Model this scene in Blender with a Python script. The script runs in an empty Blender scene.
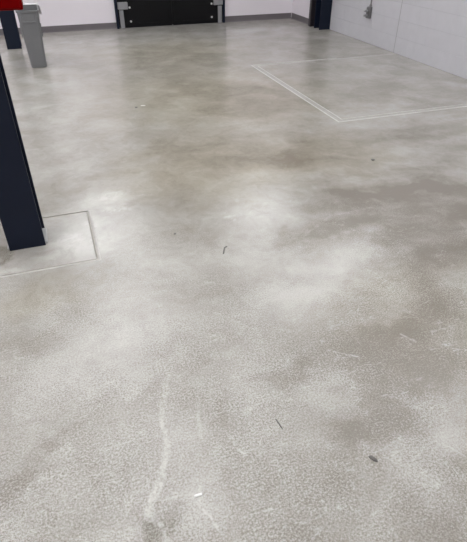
import bpy, bmesh, math, random
import numpy as np
from mathutils import Vector, Matrix
random.seed(7)
S = bpy.context.scene
C = S.collection

# ------------------------------------------------------------------ camera, world, exposure
cam_d = bpy.data.cameras.new('camera'); cam = bpy.data.objects.new('camera', cam_d); C.objects.link(cam)
cam_d.sensor_fit = 'HORIZONTAL'; cam_d.sensor_width = 36.0; cam_d.lens = 495 * 36.0 / 467
cam_d.clip_start = 0.02
cam.location = (0, 0, 1.5)
cam.rotation_euler = (math.radians(90 - 35.5), 0, math.radians(-19.0))
S.camera = cam
w = bpy.data.worlds.new('world'); S.world = w; w.use_nodes = True
w.node_tree.nodes['Background'].inputs[0].default_value = (0.5, 0.52, 0.56, 1)
w.node_tree.nodes['Background'].inputs[1].default_value = 0.15
S.view_settings.view_transform = 'Standard'; S.view_settings.look = 'None'
S.view_settings.exposure = 0.0; S.view_settings.gamma = 1.0; S.view_settings.use_curve_mapping = False
LAMP = 14.6           # radiance of the ceiling light diffusers

# room, metres: camera stands at x=0, y=0
X0, X1, Y0, Y1, HC = -6.2, 4.43, -2.6, 9.2, 3.02

# ------------------------------------------------------------------ helpers
def obj(name, me, mat=None, parent=None):
    o = bpy.data.objects.new(name, me); C.objects.link(o)
    if mat is not None:
        if not me.materials: me.materials.append(mat)
    if parent is not None: o.parent = parent
    return o
def mesh(bm, smooth=False):
    bmesh.ops.recalc_face_normals(bm, faces=bm.faces[:])
    me = bpy.data.meshes.new('mesh'); bm.to_mesh(me); bm.free()
    if smooth:
        for p in me.polygons: p.use_smooth = True
    return me
def box(bm, x0, x1, y0, y1, z0, z1, bev=0.0, seg=1):
    r = bmesh.ops.create_cube(bm, size=1.0)
    vs = r['verts']
    for v in vs:
        v.co = Vector(((x0 + x1) / 2 + v.co.x * (x1 - x0), (y0 + y1) / 2 + v.co.y * (y1 - y0), (z0 + z1) / 2 + v.co.z * (z1 - z0)))
    if bev > 0:
        es = list({e for v in vs for e in v.link_edges})
        bmesh.ops.bevel(bm, geom=es, offset=bev, segments=seg, profile=0.5, affect='EDGES')
def boxes(lst, bev=0.0, seg=1):
    bm = bmesh.new()
    for b in lst: box(bm, *b, bev=bev, seg=seg)
    return mesh(bm)
def prism(pts, z0, z1, bev=0.0):
    bm = bmesh.new()
    a = [bm.verts.new((x, y, z0)) for x, y in pts]; b = [bm.verts.new((x, y, z1)) for x, y in pts]
    n = len(pts)
    bm.faces.new(a[::-1]); bm.faces.new(b)
    for i in range(n): bm.faces.new((a[i], a[(i + 1) % n], b[(i + 1) % n], b[i]))
    if bev: bmesh.ops.bevel(bm, geom=bm.edges[:], offset=bev, segments=1, affect='EDGES')
    return mesh(bm)
def tube(bm, p, q, r, n=12):
    p, q = Vector(p), Vector(q); d = q - p
    m = Matrix.Translation((p + q) / 2) @ d.to_track_quat('Z', 'Y').to_matrix().to_4x4()
    bmesh.ops.create_cone(bm, cap_ends=True, segments=n, radius1=r, radius2=r, depth=d.length, matrix=m)
def empty(name, loc=(0, 0, 0)):
    o = bpy.data.objects.new(name, None); C.objects.link(o); o.location = loc; o.empty_display_size = 0.1
    return o
def tag(o, label=None, cat=None, group=None, kind=None):
    if label: o['label'] = label
    if cat: o['category'] = cat
    if group: o['group'] = group
    if kind: o['kind'] = kind
    return o

# ------------------------------------------------------------------ node helpers
class N:
    def __init__(s, name):
        s.m = bpy.data.materials.new(name); s.m.use_nodes = True
        s.t = s.m.node_tree; s.b = s.t.nodes['Principled BSDF']
        s.pos = s.t.nodes.new('ShaderNodeNewGeometry').outputs['Position']
    def put(s, inp, v):
        if isinstance(v, bpy.types.NodeSocket): s.t.links.new(v, inp)
        else: inp.default_value = v
    def math(s, op, a, b=0.0, c=None, clamp=False):
        n = s.t.nodes.new('ShaderNodeMath'); n.operation = op; n.use_clamp = clamp
        s.put(n.inputs[0], a); s.put(n.inputs[1], b)
        if c is not None: s.put(n.inputs[2], c)
        return n.outputs[0]
    def vmath(s, op, a, b=(0, 0, 0), scale=None):
        n = s.t.nodes.new('ShaderNodeVectorMath'); n.operation = op
        s.put(n.inputs[0], a); s.put(n.inputs[1], b)
        if scale is not None: s.put(n.inputs['Scale'], scale)
        return n.outputs[1] if op in ('LENGTH', 'DISTANCE', 'DOT_PRODUCT') else n.outputs[0]
    def noise(s, vec, scale, detail=3, rough=0.55, dist=0.0, col=False):
        n = s.t.nodes.new('ShaderNodeTexNoise'); s.put(n.inputs['Vector'], vec)
        n.inputs['Scale'].default_value = scale; n.inputs['Detail'].default_value = detail
        n.inputs['Roughness'].default_value = rough; n.inputs['Distortion'].default_value = dist
        return n.outputs['Color'] if col else n.outputs['Fac']
    def ramp(s, f, a, b, lo=0.0, hi=1.0, smooth=True):
        n = s.t.nodes.new('ShaderNodeMapRange'); n.interpolation_type = 'SMOOTHSTEP' if smooth else 'LINEAR'
        s.put(n.inputs[0], f)
        for i, v in enumerate((a, b, lo, hi)): s.put(n.inputs[i + 1], v)
        return n.outputs[0]
    def mix(s, f, a, b):
        n = s.t.nodes.new('ShaderNodeMix'); n.data_type = 'RGBA'
        s.put(n.inputs[0], f)
        s.put(n.inputs[6], a if isinstance(a, bpy.types.NodeSocket) else (*a, 1)); s.put(n.inputs[7], b if isinstance(b, bpy.types.NodeSocket) else (*b, 1))
        return n.outputs[2]
    def bump(s, h, strength, dist, normal=None):
        n = s.t.nodes.new('ShaderNodeBump'); n.inputs['Strength'].default_value = strength if not isinstance(strength, bpy.types.NodeSocket) else 1
        if isinstance(strength, bpy.types.NodeSocket): s.t.links.new(strength, n.inputs['Strength'])
        n.inputs['Distance'].default_value = dist
        s.put(n.inputs['Height'], h)
        if normal is not None: s.put(n.inputs['Normal'], normal)
        return n.outputs[0]
    def out(s, color=None, rough=None, normal=None, metal=None, spec=None):
        if color is not None: s.put(s.b.inputs['Base Color'], color if isinstance(color, bpy.types.NodeSocket) else (*color, 1))
        if rough is not None: s.put(s.b.inputs['Roughness'], rough)
        if normal is not None: s.put(s.b.inputs['Normal'], normal)
        if metal is not None: s.put(s.b.inputs['Metallic'], metal)
        if spec is not None: s.put(s.b.inputs['Specular IOR Level'], spec)
        return s.m

def paint(name, col, rough=0.5, var=0.06, scale=6.0, bump=0.0, bscale=120.0, spec=0.5):
    n = N(name)
    f = n.noise(n.pos, scale, 4)
    dk = tuple(c * (1 - 2 * var) for c in col); lt = tuple(min(1, c * (1 + 2 * var)) for c in col)
    c = n.mix(f, dk, lt)
    nm = n.bump(n.noise(n.pos, bscale, 3), bump, 0.002) if bump else None
    return n.out(c, rough, nm, spec=spec)

# ------------------------------------------------------------------ wear, stains and painted lamp highlights of the slab (metres on the ground: x, y, rx, ry, angle, strength)
PALE_AND_GLARE = [(1.03, .75, .22, .12, 0, .3), (1.02, 1.68, .2, .08, 0, .3), (1.2, 7.9, 2.6, 1.5, 0, .4), (-.3, 1.4, .3, .2, 0, .3), (.18, 2.88, .12, .07, 0, .5), (.16, .8, .2, .1, 0, .5), (1.0, 1.68, .42, .2, 5, .6), (1.12, 2.54, .34, .3, 0, .45), (.72, 2.12, .5, .28, 0, .5), (.09, 1.65, .45, .2, 0, .55),  # pale areas, plus spots painting the ceiling lamps' highlights into the colour
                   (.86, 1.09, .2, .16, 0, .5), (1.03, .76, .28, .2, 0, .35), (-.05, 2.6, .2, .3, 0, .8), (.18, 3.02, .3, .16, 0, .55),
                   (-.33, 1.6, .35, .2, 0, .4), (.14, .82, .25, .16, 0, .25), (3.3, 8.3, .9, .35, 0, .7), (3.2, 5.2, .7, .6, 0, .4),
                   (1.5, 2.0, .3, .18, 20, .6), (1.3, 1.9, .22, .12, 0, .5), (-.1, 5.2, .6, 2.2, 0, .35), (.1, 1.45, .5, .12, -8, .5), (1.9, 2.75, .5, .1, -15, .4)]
DARK = [(1.1, .95, .8, .6, 0, .3), (3.2, 4.6, 1.2, .9, 0, .15), (.6, .72, .35, .16, 0, .15), (1.6, 3.4, .7, .5, 0, .15), (1.08, 1.12, .4, .28, 0, .3), (1.8, 2.35, .8, .5, 0, .2), (.55, .78, .35, .16, 0, .25), (1.9, 2.3, 1.1, .9, 0, .3), (1.05, 1.15, .35, .25, 0, .35), (2.9, 5.4, 1.0, 1.2, 0, .3), (1.95, 2.5, .6, .1, -20, .7), (1.47, 2.24, .34, .1, 5, .75), (1.78, 1.75, .45, .16, 20, .6), (1.45, 1.4, .36, .16, 30, .75),
                  (1.2, 1.36, .2, .16, 20, .8), (.66, 1.23, .13, .08, 10, .7), (.3, 1.13, .14, .04, 20, .35), (-.22, 1.26, .2, .05, 22, .5),
                  (.81, .92, .24, .13, 0, .7), (1.9, 3.4, .9, .5, 0, .5), (1.9, 4.8, 1.0, .9, 0, .55), (.9, 3.5, .7, .55, 0, .5),
                  (.9, .55, .35, .16, 10, .6), (-.35, 1.13, .25, .08, 15, .5), (1.12, .97, .2, .1, 0, .5), (.45, .9, .14, .1, 0, .3),
                  (1.06, 2.2, .2, .06, 12, .5), (2.8, 2.9, .8, .25, 10, .5), (1.6, 6.8, 1.2, 1.4, 0, .15), (3.0, 3.4, .9, .2, 5, .4), (2.2, 2.1, .3, .12, 25, .6), (1.9, 2.2, .9, .7, 20, .45), (1.5, 1.2, .6, .5, 20, .4), (3.3, 4.9, 1.0, 1.1, 0, .35), (2.9, 3.2, 1.0, .6, 0, .3), (1.62, 2.0, .2, .07, 30, .5), (2.3, 2.45, .4, .08, -10, .5), (1.25, 1.72, .14, .07, 40, .5)]
GRIME = [(-.46, 2.55, .08, .12, 0, .8), (-.45, 2.57, .05, .1, 0, 1.0), (-.425, 2.52, .05, .03, 20, 1.0), (-.47, 2.58, .07, .09, 0, .8), (-.44, 2.53, .06, .05, 30, 1.0), (-.47, 2.47, .09, .03, 10, .8), (.05, .80, .11, .05, 10, .75), (.0, .80, .05, .05, 0, .6)]
TAN = [(.9, 3.3, 1.0, .9, 0, .9), (1.5, 5.0, 1.7, 2.0, 0, .9), (1.9, 3.2, .9, .7, 0, .7), (1.6, 7.2, 1.6, 1.4, 0, .7), (-.25, 2.1, .35, .2, 0, .5), (1.4, 1.4, .7, .6, 20, .4)]
DUST_AND_GLARE = [(.16, 3.05, .22, .09, 10, .45), (.2, 2.86, .12, .07, 0, .45), (.85, 2.52, .07, .03, 10, .45), (.98, 2.73, .04, .03, 0, .4), (.4, 3.0, .1, .04, 0, .25), (1.05, 2.55, .3, .15, 0, .18), (.95, 1.68, .25, .1, 0, .2), (.05, 1.65, .3, .1, 0, .2), (-.07, 2.56, .15, .17, 20, .8), (-.15, 2.42, .3, .08, 0, .25), (.04, 2.75, .06, .25, 0, .35), (.1, 2.5, .1, .2, 0, .2), (-.45, 2.36, .2, .06, 0, .4)]  # whitish dust, plus faint spots that paint lamp highlights
rng = np.random.default_rng(5)
PERM = rng.permutation(1024); GR = rng.uniform(0, 2 * np.pi, 1024)
def gnoise(x, y):
    xi, yi = np.floor(x).astype(int), np.floor(y).astype(int); fx, fy = x - xi, y - yi
    u, v = fx * fx * fx * (fx * (fx * 6 - 15) + 10), fy * fy * fy * (fy * (fy * 6 - 15) + 10)
    def g(i, j):
        a = GR[PERM[(PERM[(xi + i) & 1023] + yi + j) & 1023]]
        return np.cos(a) * (fx - i) + np.sin(a) * (fy - j)
    return (g(0, 0) * (1 - u) + g(1, 0) * u) * (1 - v) + (g(0, 1) * (1 - u) + g(1, 1) * u) * v
def fbm(x, y, sc, oc=4, gain=0.5):
    t = 0; a = 1.0
    for k in range(oc):
        t = t + a * gnoise(x * sc + 17.3 * k + 40, y * sc + 9.1 * k + 40); a *= gain; sc *= 2.03
    return t
def spots(lst, x, y):
    t = np.zeros_like(x)
    for (cx, cy, rx, ry, a, st) in lst:
        a = math.radians(a); dx, dy = x - cx, y - cy
        d = np.hypot((dx * math.cos(a) + dy * math.sin(a)) / rx, (-dx * math.sin(a) + dy * math.cos(a)) / ry)
        k = np.clip((1.0 - d) / 0.85, 0, 1); t += st * k * k * (3 - 2 * k)
    return t
def stain_glare_values(x, y):
    wx, wy = x + .20 * fbm(x, y, 2.6) + .05 * fbm(x, y, 11), y + .16 * fbm(x + 31, y + 7, 2.6) + .05 * fbm(x + 5, y + 3, 11)
    tone = spots(PALE_AND_GLARE, wx, wy) - spots(DARK, wx, wy)
    a = math.radians(-14); u, v = x * math.cos(a) + y * math.sin(a), -x * math.sin(a) + y * math.cos(a)
    reach = np.clip((x - .6) / .9, 0, 1) * np.clip((5.2 - y) / 1.5, 0, 1)          # mop streaks
    tone += reach * .75 * fbm(u * .9, v * 4.2 + .8 * fbm(x, y, 1.5), 1.0, 4, .55)
    tan = np.clip(spots(TAN, wx, wy), 0, 1)
    sx, sy = x + .05 * fbm(x, y, 14), y + .05 * fbm(x + 9, y + 4, 14)
    return tone, np.clip(spots(GRIME, sx, sy), 0, 1), np.clip(spots(DUST_AND_GLARE, sx, sy), 0, 1), tan
def seq(*parts):
    out = []
    for a, b, st in parts: out += list(np.arange(a, b - st * .3, st))
    return out
GX = seq((X0, -.9, .25), (-.9, 2.3, .011), (2.3, X1, .03)); GY = seq((Y0, .4, .25), (.4, 1.5, .009), (1.5, 3.2, .014), (3.2, Y1, .03), (Y1, Y1 + .8, .2))
def slab_mesh(rect, holes=()):
    def axis(g, a, b, cuts): return sorted({round(v, 4) for v in [a, b] + [v for v in g if a + .002 < v < b - .002] + list(cuts)})
    xs = axis(GX, rect[0], rect[1], [c for h in holes for c in h[:2]]); ys = axis(GY, rect[2], rect[3], [c for h in holes for c in h[2:]])
    nx, ny = len(xs), len(ys)
    xx, yy = np.meshgrid(np.array(xs), np.array(ys))
    mx, my = (xx[:-1, :-1] + xx[1:, 1:]) / 2, (yy[:-1, :-1] + yy[1:, 1:]) / 2
    keep = np.ones_like(mx, bool)
    for h in holes: keep &= ~((mx > h[0]) & (mx < h[1]) & (my > h[2]) & (my < h[3]))
    idx = np.arange(nx * ny).reshape(ny, nx)
    q = np.stack([idx[:-1, :-1], idx[:-1, 1:], idx[1:, 1:], idx[1:, :-1]], -1)[keep]
    used = np.unique(q); remap = -np.ones(nx * ny, int); remap[used] = np.arange(len(used)); q = remap[q]
    co = np.stack([xx.ravel()[used], yy.ravel()[used], np.zeros(len(used))], -1)
    # skirts down every open edge
    e = np.concatenate([q[:, [k, (k + 1) % 4]] for k in range(4)]); key = e[:, 0] * len(co) + e[:, 1]; rev = e[:, 1] * len(co) + e[:, 0]
    open_e = e[~np.isin(key, rev)]
    low = np.unique(open_e); lm = {int(v): len(co) + k for k, v in enumerate(low)}
    lc = co[low].copy(); lc[:, 2] = -.15
    sk = [(int(b), int(a), lm[int(a)], lm[int(b)]) for a, b in open_e]
    co2 = np.concatenate([co, lc])
    me = bpy.data.meshes.new('mesh'); me.from_pydata(co2.tolist(), [], q.tolist() + sk)
    t, g, d, tn = stain_glare_values(co2[:, 0], co2[:, 1])
    for nm, v in (('tone', t), ('grime', g), ('dust_and_glare', d), ('tan', tn)):
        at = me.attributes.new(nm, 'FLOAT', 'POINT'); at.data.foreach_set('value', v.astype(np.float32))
    me.update()
    return me

# ------------------------------------------------------------------ floor material
def floor_material(name, pale=0.0):
    n = N(name)
    P = n.pos
    # warp the ground coordinates so that stains get ragged outlines
    wv = n.vmath('SUBTRACT', n.noise(P, 3.2, 4, 0.6, col=True), (0.5, 0.5, 0.5))
    W = n.vmath('ADD', P, n.vmath('SCALE', wv, scale=0.34))
    wf = n.vmath('SUBTRACT', n.noise(P, 22, 3, 0.6, col=True), (0.5, 0.5, 0.5))
    WF = n.vmath('ADD', P, n.vmath('SCALE', wf, scale=0.03))
    def attr(nm):
        a = n.t.nodes.new('ShaderNodeAttribute'); a.attribute_name = nm
        return a.outputs['Fac']
    def lines(segs):
        tot = None
        for (ax, ay, bx, by, wd, st) in segs:
            A = (ax, ay, 0); BA = Vector((bx - ax, by - ay, 0)); L2 = BA.length_squared
            pa = n.vmath('SUBTRACT', WF, A)
            pa = n.vmath('MULTIPLY', pa, (1, 1, 0))
            h = n.math('MULTIPLY', n.vmath('DOT_PRODUCT', pa, tuple(BA)), 1 / L2, clamp=True)
            q = n.vmath('SUBTRACT', pa, n.vmath('SCALE', tuple(BA), scale=h))
            v = n.ramp(n.vmath('LENGTH', q), wd * 0.25, wd, st, 0.0)
            tot = v if tot is None else n.math('MAXIMUM', tot, v)
        return tot
    crack = lines([(.20, 1.39, .16, 1.29, .016, .45), (.16, 1.29, .125, 1.18, .016, .6), (.125, 1.18, .125, 1.07, .014, .8), (.125, 1.07, .075, .95, .018, .9),
                   (.075, .95, .02, .87, .022, 1.0), (.02, .87, .015, .84, .02, .8), (.015, .84, .045, .80, .012, .6), (.045, .80, .05, .74, .014, .6),
                   (.27, 1.2, .24, 1.05, .010, .45), (1.17, 2.18, 1.45, 2.35, .014, .2), (1.45, 2.35, 1.74, 2.36, .014, .2), (.95, 2.15, 1.17, 2.18, .012, .12),
                   (.18, .81, .215, .72, .006, .9), (.34, 1.04, .365, .95, .007, .6), (.88, 1.31, .98, 1.225, .006, .7), (1.23, 1.29, 1.26, 1.23, .009, .6), (.19, .89, .17, .82, .006, .5),
                   (1.02, .78, 1.08, .70, .005, .6), (.95, 1.02, 1.03, .98, .005, .5), (-.06, .80, -.02, .70, .005, .4), (.55, 1.08, .60, 1.02, .004, .4)])
    big = n.noise(P, 0.55, 5, 0.6, 0.6)
    mid = n.noise(W, 2.6, 5, 0.52, 0.3)
    f = n.math('ADD', n.math('MULTIPLY', n.math('SUBTRACT', big, .5), 0.7), n.math('MULTIPLY', n.math('SUBTRACT', mid, .5), 1.5))
    fine = n.noise(W, 19, 5, 0.65)
    f = n.math('ADD', f, n.math('MULTIPLY', n.math('SUBTRACT', fine, .5), 0.75))
    f = n.math('ADD', f, 0.5 + pale)
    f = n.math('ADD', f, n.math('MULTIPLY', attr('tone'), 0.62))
    # exposed sandy grain: stronger towards the scuffed end of the room
    sep = n.t.nodes.new('ShaderNodeSeparateXYZ'); n.t.links.new(P, sep.inputs[0])
    worn = n.ramp(n.math('ADD', sep.outputs[1], n.math('MULTIPLY', n.math('SUBTRACT', n.noise(P, 1.6, 2, .45), .5), 1.6)), 2.9, 1.0, 0.10, 1.0)
    worn = n.math('MULTIPLY', worn, n.ramp(n.noise(W, 3.5, 3, .55), .36, .62, .62, 1.12))
    g1 = n.noise(P, 135, 3, 0.7); g2 = n.noise(P, 300, 2, 0.6)
    grain = n.math('ADD', n.math('MULTIPLY', g1, .6), n.math('MULTIPLY', g2, .4))
    f = n.math('ADD', f, n.math('MULTIPLY', n.math('MULTIPLY', n.math('SUBTRACT', grain, .5), 7.5), worn))
    col = n.mix(n.ramp(f, -0.25, 1.25, 0, 1, False), (0.212, 0.187, 0.157), (0.505, 0.493, 0.462))
    tint = n.t.nodes.new('ShaderNodeMix'); tint.data_type = 'RGBA'; tint.blend_type = 'MULTIPLY'; n.put(tint.inputs[0], attr('tan')); n.put(tint.inputs[6], col); tint.inputs[7].default_value = (1.0, .965, .86, 1); col = tint.outputs[2]
    # fine whitish swirls and scuffs
    sw = n.t.nodes.new('ShaderNodeMapping'); n.t.links.new(W, sw.inputs[0]); sw.inputs['Scale'].default_value = (5, 34, 1); sw.inputs['Rotation'].default_value = (0, 0, .5)
    scuff = n.ramp(n.noise(sw.outputs[0], 1.0, 4, .6), .64, .85, 0, .16)
    col = n.mix(scuff, col, (0.60, 0.59, 0.56))
    for ang, seed in ((.9, 3.0), (-.5, 11.0)):       # hairline scratches
        mp = n.t.nodes.new('ShaderNodeMapping'); n.t.links.new(WF, mp.inputs[0]); mp.inputs['Scale'].default_value = (7, 26, 1)
        mp.inputs['Rotation'].default_value = (0, 0, ang); mp.inputs['Location'].default_value = (seed, seed, 0)
        ln = n.math('ABSOLUTE', n.math('SUBTRACT', n.noise(mp.outputs[0], 1.0, 2, .4), .5))
        hair = n.math('MULTIPLY', n.ramp(ln, .003, .012, .4, 0), n.math('MULTIPLY', worn, n.ramp(n.noise(P, 6 + seed * .2, 2), .52, .62)))
        col = n.mix(hair, col, (0.64, 0.63, 0.60))
    col = n.mix(n.math('MULTIPLY', attr('grime'), n.ramp(grain, .3, .65, 1, .35)), col, (0.12, 0.105, 0.075))
    dust_and_glare = n.math('MULTIPLY', attr('dust_and_glare'), n.ramp(n.noise(W, 14, 5, .7), .38, .62, 0.1, 1))  # dust together with the painted lamp highlights
    col = n.mix(dust_and_glare, col, (0.66, 0.65, 0.62))
    col = n.mix(n.math('MULTIPLY', crack, n.ramp(n.noise(P, 45, 3), .35, .6, .12, .62)), col, (0.62, 0.61, 0.58))
    h = n.math('ADD', n.math('MULTIPLY', g1, .7), n.math('MULTIPLY', g2, .3))
    nb = n.bump(h, n.math('MULTIPLY', worn, 0.75), 0.0035)
    nb = n.bump(n.noise(P, 5, 3), 0.12, 0.01, nb)
    rough = n.math('SUBTRACT', n.ramp(mid, .3, .75, .22, .268), n.math('MULTIPLY', worn, .03))
    return n.out(col, rough, nb, spec=0.75)

M_floor = floor_material('sealed_concrete')
M_strip = paint('pale_joint_filler', (0.56, 0.54, 0.49), 0.5, 0.12, 14, 0.3, 60)
M_lip = paint('whitish_joint_edge', (0.455, 0.44, 0.415), 0.5, 0.18, 20, 0.3, 60)
M_dirt = paint('dirty_joint', (0.30, 0.285, 0.25), 0.7, 0.25, 25)
M_wall = paint('white_wall_paint', (0.80, 0.755, 0.80), 0.45, 0.012, 3, 0.05, 160)
M_block = paint('white_block_paint', (0.55, 0.545, 0.575), 0.5, 0.03, 9, 0.5, 90)
M_mortar = paint('white_painted_mortar', (0.49, 0.485, 0.515), 0.5, 0.03, 9, 0.3, 90)
M_ceil = paint('white_ceiling', (0.74, 0.74, 0.73), 0.8, 0.01)
M_base = paint('grey_rubber_base', (0.145, 0.13, 0.138), 0.45, 0.06, 8)
M_navy = paint('navy_enamel', (0.0064, 0.0104, 0.0235), 0.42, 0.12, 5, 0.06, 40, spec=0.22)
M_dkpipe = paint('dark_brown_metal', (0.020, 0.016, 0.020), 0.4, 0.1, 5)
M_black = paint('black_door_plastic', (0.0026, 0.0026, 0.0034), 0.45, 0.2, 4, 0.1, 30, spec=0.2)
M_grey = paint('galvanised_grey', (0.25, 0.25, 0.26), 0.4, 0.06, 12)
M_bolt = paint('bright_bolt', (0.62, 0.62, 0.62), 0.35, 0.03)
M_bin = paint('grey_bin_plastic', (0.165, 0.167, 0.173), 0.42, 0.04, 8, 0.06, 200)
M_liner = paint('white_liner_film', (0.80, 0.79, 0.80), 0.35, 0.02)
M_red = paint('red_enamel', (0.165, 0.0004, 0.0006), 0.5, 0.05, 4, spec=0.03)
M_grout = paint('grey_grout', (0.42, 0.42, 0.42), 0.6, 0.12, 30, 0.4, 80)
M_conduit = paint('dull_conduit', (0.15, 0.147, 0.15), 0.45, 0.08, 20)
M_plug = paint('pale_grey_plug', (0.50, 0.50, 0.50), 0.45, 0.03)
M_plugdk = paint('grey_plug', (0.28, 0.28, 0.285), 0.5, 0.05)
M_white = paint('white_scrap', (0.85, 0.85, 0.83), 0.5, 0.02)
M_dkscrap = paint('dark_scrap', (0.12, 0.112, 0.105), 0.7, 0.25, 90)
M_caulk = paint('dark_caulk', (0.34, 0.335, 0.345), 0.6, 0.08, 12)
def emit_mat(name, s):
    m = bpy.data.materials.new(name); m.use_nodes = True; b = m.node_tree.nodes['Principled BSDF']
    b.inputs['Base Color'].default_value = (.8, .8, .8, 1)
    b.inputs['Emission Color'].default_value = (0.975, 0.985, 1.0, 1); b.inputs['Emission Strength'].default_value = s
    return m
M_lamp = emit_mat('lit_diffuser', LAMP)

# ------------------------------------------------------------------ floor with two patches cut into it
PA = (-.70, .035, 2.325, 2.905)       # square patch round the column: x0 x1 y0 y1 (outer edge of its joint)
PB = (2.33, 4.44, 3.86, 6.11)         # large patch by the block wall
JA, JB = 0.012, 0.075                 # joint widths
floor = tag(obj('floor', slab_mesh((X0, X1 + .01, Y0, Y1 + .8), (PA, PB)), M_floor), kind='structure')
M_floor_patch = floor_material('patch_concrete', 0.05); M_band = floor_material('pale_band_concrete', 0.38)
for P_, J in ((PA, JA), (PB, JB)):
    obj('slab_patch', slab_mesh((P_[0] + J, P_[1] - (J if P_ is PA else 0), P_[2] + J, P_[3] - J)), M_floor_patch, floor)
    x0, x1, y0, y1 = P_
    if P_ is PA:
        for b in ((x0, x1, y0, y0 + J), (x1 - J, x1, y0 + J, y1 - J), (x0, x0 + J, y0 + J, y1 - J)):
            obj('joint_strip', boxes([(*b, -.15, -.0025)]), M_strip, floor)
        obj('joint_strip', boxes([(x0, x1, y1 - J, y1, -.15, -.004)]), M_dirt, floor)
        obj('joint_edge', boxes([(x1 - .004, x1 + .010, y0 - .01, y1, -.01, .0006)]), M_lip, floor)
        obj('joint_edge', boxes([(x0, x1 - .02, y0 - .008, y0 + .004, -.01, .0006)]), M_lip, floor)
        obj('joint_crack', boxes([(x1 - .016, x1 - .008, y0 + .02, y1 - .02, -.01, .0004)]), M_dirt, floor)
    else:
        for b in ((x0, x1, y0, y0 + J), (x0, x0 + J, y0 + J, y1 - J), (x0, x1, y1 - J, y1)):
            obj('joint_strip', boxes([(*b, -.15, -.002)]), M_band, floor)
        e = .016
        for b in ((x0, x1, y0, y0 + e), (x0 + J - e, x1, y0 + J - e, y0 + J), (x0, x0 + e, y0 + e, y1 - e), (x0 + J - e, x0 + J, y0 + J, y1 - J),
                  (x0, x0 + 1.2, y1 - e, y1)):
            obj('joint_edge', boxes([(*b, -.01, .0008)], bev=.0004), M_lip, floor)

# ------------------------------------------------------------------ walls and ceiling
DX0, DX1, DH = 1.115, 2.995, 2.16       # door opening in the back wall
tag(obj('wall_back', boxes([(X0, DX0, Y1, Y1 + .15, 0, HC), (DX1, X1 + .2, Y1, Y1 + .15, 0, HC), (DX0, DX1, Y1, Y1 + .15, DH, HC)]), M_wall), kind='structure')
tag(obj('wall_left', boxes([(X0 - .15, X0, Y0 - .15, Y1 + .15, 0, HC)]), M_wall), kind='structure')
tag(obj('wall_front', boxes([(X0 - .15, X1 + .2, Y0 - .15, Y0, 0, HC)]), M_wall), kind='structure')
tag(obj('ceiling', boxes([(X0 - .15, X1 + .2, Y0 - .15, Y1 + .15, HC, HC + .1)]), M_ceil), kind='structure')
BY0, JY = 2.0, 6.145                  # blocks are laid from here to the corner; control joint at JY
wr = obj('wall_right', boxes([(X1 + .0026, X1 + .2, BY0, Y1, 0, HC), (X1, X1 + .2, Y0, BY0, 0, HC)]), M_mortar); tag(wr, kind='structure')
CH, BL, JT = 0.2013, 0.406, 0.004
cache = {}
def block_mesh(l):
    k = round(l, 3)
    if k not in cache:
        bm = bmesh.new(); box(bm, 0, .02, 0, l, 0, CH - JT)
        es = [e for e in bm.edges if all(v.co.x < .001 for v in e.verts) and abs(e.verts[0].co.z - e.verts[1].co.z) < .001]
        bmesh.ops.bevel(bm, geom=es, offset=.0032, segments=2, profile=.5, affect='EDGES')
        cache[k] = mesh(bm); cache[k].materials.append(M_block)
    return cache[k]
for c in range(15):
    for (a, b, dirn) in ((JY + .006, Y1, 1), (BY0, JY - .006, -1)):
        first = BL if c % 2 == 0 else BL / 2
        p = a if dirn > 0 else b; l = first
        while (b - p if dirn > 0 else p - a) > .03:
            l2 = min(l, (b - p) if dirn > 0 else (p - a))
            o = obj('concrete_block', block_mesh(l2 - .0015), None, wr)
            o.location = (X1 + random.uniform(-.0006, .0006), (p if dirn > 0 else p - l2) + .00075, c * CH + JT / 2)
            p += dirn * l2; l = BL
obj('control_joint', boxes([(X1 + .001, X1 + .02, JY - .006, JY + .006, 0, HC)]), M_caulk, wr)
tag(obj('wall_return', boxes([(4.30, X1 - .001, 8.38, Y1, 0, HC)]), M_wall), kind='structure')
def baseboard(name, x0, x1, y0, y1, side):
    # coved rubber base: face plus a small toe
    t = .008; h = .092
    pr = [(0, h), (t * .7, h), (t, h - .004), (t, .02), (t * 1.6, .006), (t * 2.4, 0), (0, 0)]
    bm = bmesh.new()
    if side == 'back':
        L = [[bm.verts.new((x, Y1 - d, z)) for d, z in pr] for x in (x0, x1)]
    else:
        L = [[bm.verts.new((4.30 - d, y, z)) for d, z in pr] for y in (y0, y1)]
    n = len(pr)
    for i in range(n): bm.faces.new((L[0][i], L[0][(i + 1) % n], L[1][(i + 1) % n], L[1][i]))
    bm.faces.new(L[0]); bm.faces.new(L[1][::-1])
    return tag(obj(name, mesh(bm), M_base), kind='structure')
bb = baseboard('baseboard_back', X0, DX0 - .002, 0, 0, 'back')
bb2 = baseboard('baseboard_back_corner', DX1 + .002, 4.30 - .02, 0, 0, 'back')
bb3 = baseboard('baseboard_right', 0, 0, 8.42, Y1, 'right')

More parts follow.
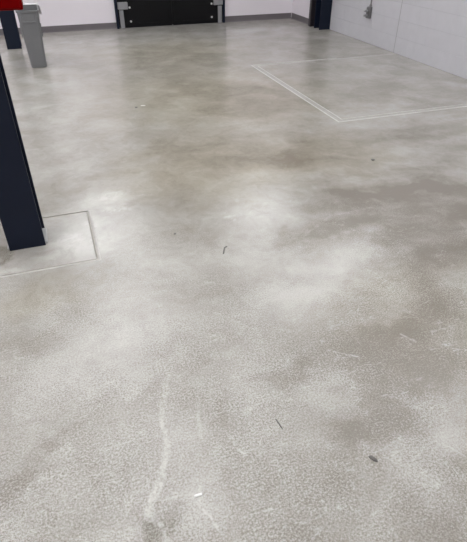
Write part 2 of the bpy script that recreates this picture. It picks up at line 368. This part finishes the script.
# ------------------------------------------------------------------ double traffic door in the back wall
door = empty('door_1', (0, 0, 0)); tag(door, kind='structure')
yl = 9.165
obj('door_frame', boxes([(DX0, DX0 + .04, yl - .02, Y1 + .1, 0, DH), (DX1 - .04, DX1, yl - .02, Y1 + .1, 0, DH), (DX0, DX1, yl - .02, Y1 + .1, DH - .06, DH)], bev=.004), M_navy, door)
xm = (DX0 + DX1) / 2
for s, (a, b) in ((1, (DX0 + .044, xm - .001)), (-1, (xm + .001, DX1 - .044))):
    bm = bmesh.new(); box(bm, a, b, yl, yl + .04, .018, DH - .065, bev=.006, seg=2)
    leaf = obj('door_leaf', mesh(bm), M_black, door)
    obj('gasket', boxes([((b - .04 if s > 0 else a), (b if s > 0 else a + .04), yl - .008, yl - .0005, .022, DH - .08)], bev=.003), M_black, leaf)
    obj('bottom_sweep', boxes([(a + .01, b - .01, yl - .006, yl - .0005, .008, .07)], bev=.002), M_black, leaf)
    e = a if s > 0 else b
    def X(u, v): return (e + s * u, e + s * v) if s > 0 else (e - v, e - u)
    x0, x1 = X(.018, .085)
    obj('pivot_post', boxes([(x0, x1, yl - .03, yl - .001, .004, .275)], bev=.005), M_grey, leaf)
    x0, x1 = X(.002, .165)
    obj('hinge_bracket', boxes([(x0, x1, yl - .045, yl - .001, .285, .39)], bev=.006), M_grey, leaf)
    for z in (.10, .305):
        bm = bmesh.new(); u = e + s * .195
        tube(bm, (u, yl - .012, z), (u, yl - .0003, z), .016, 12)
        obj('bolt', mesh(bm), M_bolt, leaf)
    obj('push_plate', boxes([(*X(.5, .8), yl - .006, yl - .0005, 1.0, 1.25)], bev=.002), M_grey, leaf)

# ------------------------------------------------------------------ steel columns
def column(name, xc, yf, wd, dp, label):
    h, t, wb = wd / 2, .014, .006
    pts = [(-h, 0), (h, 0), (h, t), (wb, t), (wb, dp - t), (h, dp - t), (h, dp), (-h, dp), (-h, dp - t), (-wb, dp - t), (-wb, t), (-h, t)]
    root = empty(name, (xc, yf, 0)); tag(root, label, 'column', 'navy steel columns')
    obj('shaft', prism(pts, 0, HC - .002, .0015), M_navy, root)
    return root
c1 = column('steel_column', -.327, 2.568, .19, .202, 'navy blue steel column standing in the small square floor patch')
bm = bmesh.new(); box(bm, .008, .107, .016, .186, 0, .012, bev=.005)
obj('grout_pad', mesh(bm), M_grout, c1)
bm = bmesh.new(); box(bm, -.107, -.008, .016, .186, 0, .012, bev=.005)
obj('grout_pad', mesh(bm), M_grout, c1)
c2 = column('steel_column', -.472, 8.06, .19, .202, 'navy blue steel column behind the grey waste bin')
c3 = column('steel_column', 4.333, 7.98, .19, .202, 'navy blue steel column against the white block wall')
dp = obj('square_downpipe', boxes([(4.225, 4.35, 8.30, 8.375, 0, HC - .002)], bev=.008, seg=2), M_dkpipe)
tag(dp, 'dark brown square pipe close behind the navy column by the block wall', 'pipe')

# ------------------------------------------------------------------ grey waste bin with liner
def rrect(w_, d_, r, n=5):
    out = []
    for cx_, cy_, a0 in ((w_ / 2 - r, d_ / 2 - r, 0), (-w_ / 2 + r, d_ / 2 - r, 90), (-w_ / 2 + r, -d_ / 2 + r, 180), (w_ / 2 - r, -d_ / 2 + r, 270)):
        for k in range(n + 1):
            a = math.radians(a0 + 90 * k / n); out.append((cx_ + r * math.cos(a), cy_ + r * math.sin(a)))
    return out
def loft(secs, close_bottom=True, close_top=False):
    bm = bmesh.new(); rings = []
    for (w_, d_, r, z) in secs: rings.append([bm.verts.new((x, y, z)) for x, y in rrect(w_, d_, r)])
    n = len(rings[0])
    for a, b in zip(rings, rings[1:]):
        for i in range(n): bm.faces.new((a[i], a[(i + 1) % n], b[(i + 1) % n], b[i]))
    if close_bottom: bm.faces.new(rings[0][::-1])
    if close_top: bm.faces.new(rings[-1])
    return bm
BH = .63
def bw(z): return .180 + (.236 - .180) * z / BH
def bd(z): return .40 + (.50 - .40) * z / BH
wb_ = empty('waste_bin', (-.170, 7.035, 0)); tag(wb_, 'slim grey plastic waste bin standing open beside a navy column', 'bin')
secs = [(bw(0) - .012, bd(0) - .012, .028, 0), (bw(0), bd(0), .032, .008)]
secs += [(bw(.325), bd(.325), .034, .325), (bw(.328) + .002, bd(.328) + .002, .034, .329), (bw(.335) + .002, bd(.335) + .002, .034, .336), (bw(.34), bd(.34), .034, .341)]
secs += [(bw(.60), bd(.60), .036, .60)]
secs += [(bw(BH) - .008, bd(BH) - .008, .034, BH), (bw(.3) - .008, bd(.3) - .008, .03, .3), (bw(.02) - .012, bd(.02) - .012, .03, .02)]
o = obj('body', mesh(loft(secs, True, True)), M_bin, wb_)
rim = loft([(bw(.6) - .002, bd(.6) - .002, .036, .610), (.252, .518, .042, .611), (.256, .522, .044, .624), (.256, .522, .042, BH + .004), (.232, .496, .034, BH + .004), (.230, .494, .034, .60)], False)
n_ = len(rrect(1, 1, .1))
obj('rim', mesh(rim), M_bin, wb_)
fy = -bd(.5) / 2
g = obj('grip', boxes([(-.072, .072, fy - .012, fy + .01, .505, .523)], bev=.004, seg=2), M_bin, wb_)
for x0_ in (-.078, .066): obj('grip_rib', boxes([(x0_, x0_ + .012, fy - .012, fy + .01, .523, .592)], bev=.003), M_bin, wb_)
for s in (-1, 1):
    obj('side_rib', boxes([(s * (bw(.4) / 2 + .004) - .008, s * (bw(.4) / 2 + .004) + .008, -.16, -.10, .34, .48)], bev=.006), M_bin, wb_)
# crumpled liner hanging over the far corner of the rim
bm = bmesh.new(); path = rrect(.262, .528, .044, 6); R = []
rnd = random.Random(3)
ids = [k for k in range(len(path))]
sel = [(.132, .10), (.132, .15), (.131, .20), (.122, .245), (.10, .263), (.06, .265), (.02, .265), (-.02, .265)]
for k, (x, y) in enumerate(sel):
    nx, ny = (x / .132, 0) if abs(y) < .19 else (0.35 if x > .09 else 0, 1)
    col_ = []
    for (off, z) in ((-.028, .46), (-.022, .56), (-.016, BH + .008), (.000, BH + .022), (.010, BH + .010), (.016, .585), (.014, .53)):
        j = rnd.uniform(-.006, .006)
        col_.append(bm.verts.new((x + nx * (off + j) - 0, y + ny * (off + j), z + rnd.uniform(-.012, .016) * (1 if z > .5 else 3))))
    R.append(col_)
for a, b in zip(R, R[1:]):
    for i in range(len(a) - 1): bm.faces.new((a[i], a[i + 1], b[i + 1], b[i]))
ln = obj('bin_liner', mesh(bm), M_liner); ln.location = (-.170, 7.035, 0)
md = ln.modifiers.new('thick', 'SOLIDIFY'); md.thickness = .003
md = ln.modifiers.new('soft', 'SUBSURF'); md.levels = 1; md.render_levels = 1
tag(ln, 'crumpled white bag liner folded over the rim of the grey bin', 'bin liner')

# ------------------------------------------------------------------ red cabinet on the first column
rc = empty('wall_cabinet', (-.304, 2.5655, 1.193)); tag(rc, 'red metal box mounted high on the navy column beside the square floor patch', 'cabinet')
obj('body', boxes([(-.23, .23, -.14, 0, 0, .62)], bev=.006, seg=2), M_red, rc)
dr = obj('door', boxes([(-.222, .222, -.152, -.1395, .008, .612)], bev=.004, seg=2), M_red, rc)
obj('latch', boxes([(.17, .19, -.162, -.1515, .27, .35)], bev=.003), M_grey, dr)

# ------------------------------------------------------------------ outlet with conduit on the block wall
ot = empty('wall_outlet', (X1, 6.845, .40)); tag(ot, 'small grey electrical outlet with plugs and thin conduit on the block wall', 'outlet')
bm = bmesh.new(); tube(bm, (-.012, 0, .07), (-.012, 0, HC - .405), .0085)
obj('conduit', mesh(bm), M_conduit, ot)
obj('box', boxes([(-.045, -.001, -.036, .036, -.075, .072)], bev=.004), M_conduit, ot)
obj('connector', boxes([(-.026, -.002, -.016, .016, .066, .10)], bev=.005), M_conduit, ot)
obj('cover_plate', boxes([(-.049, -.0445, -.038, .038, -.070, .062)], bev=.0015), M_conduit, ot)
for z in (.022, -.035):
    pl = obj('plug', boxes([(-.105, -.0485, -.016, .016, z - .013, z + .013)], bev=.006, seg=2), M_plugdk, ot)
    obj('plug_cap', boxes([(-.112, -.096, -.0165, .0165, z + .0, z + .0155)], bev=.004), M_plug, pl)

# ------------------------------------------------------------------ scraps on the floor
def scrap(name, loc, a, outline, h, mat, label, cat):
    bm = bmesh.new(); n = len(outline)
    lo = [bm.verts.new((x, y, 0)) for x, y in outline]; hi = [bm.verts.new((x * .92, y * .92, h * (1 + .25 * math.sin(3 * i)))) for i, (x, y) in enumerate(outline)]
    bm.faces.new(lo[::-1]); bm.faces.new(hi)
    for i in range(n): bm.faces.new((lo[i], lo[(i + 1) % n], hi[(i + 1) % n], hi[i]))
    o = obj(name, mesh(bm), mat); o.location = loc; o.rotation_euler.z = math.radians(a)
    return tag(o, label, cat)
def sliver(l, w_): return [(-l / 2, -w_ * .3), (-l * .2, -w_ / 2), (l * .25, -w_ * .45), (l / 2, -w_ * .1), (l * .4, w_ * .35), (0, w_ / 2), (-l * .4, w_ * .4)]
scrap('paper_scrap', (.176, .859, .0003), 3, [(-.013, -.004), (.013, -.0045), (.014, .0035), (-.012, .0045)], .004, M_white, 'small white paper scrap lying near the pale floor crack', 'paper')
scrap('dark_chip', (.776, .791, .0003), -62, sliver(.034, .013), .004, M_dkscrap, 'dark oval chip of debris lying on the scuffed floor', 'debris')
scrap('dark_splinter', (.529, 1.027, .0003), -82, sliver(.055, .004), .003, M_dkscrap, 'thin straight dark splinter lying on the grainy floor', 'debris')
scrap('curved_splinter', (.70, 2.195, .0003), 66, [(-.04, -.004), (.02, -.005), (.035, -.016), (.042, -.012), (.026, .003), (-.04, .003)], .003, M_dkscrap, 'short hooked dark splinter on the smooth middle of the floor', 'debris')
scrap('dark_pebble', (2.162, 3.018, .0003), 10, sliver(.028, .024), .006, M_dkscrap, 'tiny dark pebble in front of the large floor patch', 'pebble')
scrap('grit_speck', (.683, 4.885, .0003), 0, sliver(.026, .03), .004, M_dkscrap, 'tiny dark speck of grit on the smooth floor before the doors', 'debris')
scrap('pale_flake', (.755, 4.92, .0003), -15, sliver(.05, .025), .0012, M_strip, 'pale flake beside a dark speck on the smooth floor', 'debris')
scrap('grit_speck', (.483, 2.451, .0003), 0, sliver(.014, .014), .004, M_dkscrap, 'tiny dark speck of grit to one side of the square floor patch', 'debris')

# ------------------------------------------------------------------ ceiling lights
lamp0 = empty('ceiling_light'); tag(lamp0, 'white rectangular light panel set in the ceiling', 'ceiling light', 'ceiling light panels')
fr = []
lx, ly = .60, .30
for b in ((-lx, lx, -ly, -ly + .02, -.02, 0), (-lx, lx, ly - .02, ly, -.02, 0), (-lx, -lx + .02, -ly + .02, ly - .02, -.02, 0), (lx - .02, lx, -ly + .02, ly - .02, -.02, 0)): fr.append(b)
parts = [obj('frame', boxes(fr), M_bolt, lamp0), obj('diffuser', boxes([(-lx + .02, lx - .02, -ly + .02, ly - .02, -.012, -.002)]), M_lamp, lamp0)]
first = True
for x in (-5.3, -2.5, .3, 3.1):
    for y in (-.35, 2.27, 4.95, 7.55):
        if first: r = lamp0; first = False
        else:
            r = lamp0.copy(); C.objects.link(r)
            for p in parts:
                q = p.copy(); C.objects.link(q); q.parent = r
        r.location = (x, y, HC - .001)
        if x > 3 and y > 7:      # this panel is dimmed to keep the back right corner darker
            for ch in [c for c in S.collection.objects if c.parent == r and c.name.startswith('diffuser')]:
                ch.data = ch.data.copy(); ch.data.materials.clear(); ch.data.materials.append(emit_mat('dim_diffuser', LAMP * .7))
            r['label'] = 'dim rectangular ceiling light panel near the back corner'
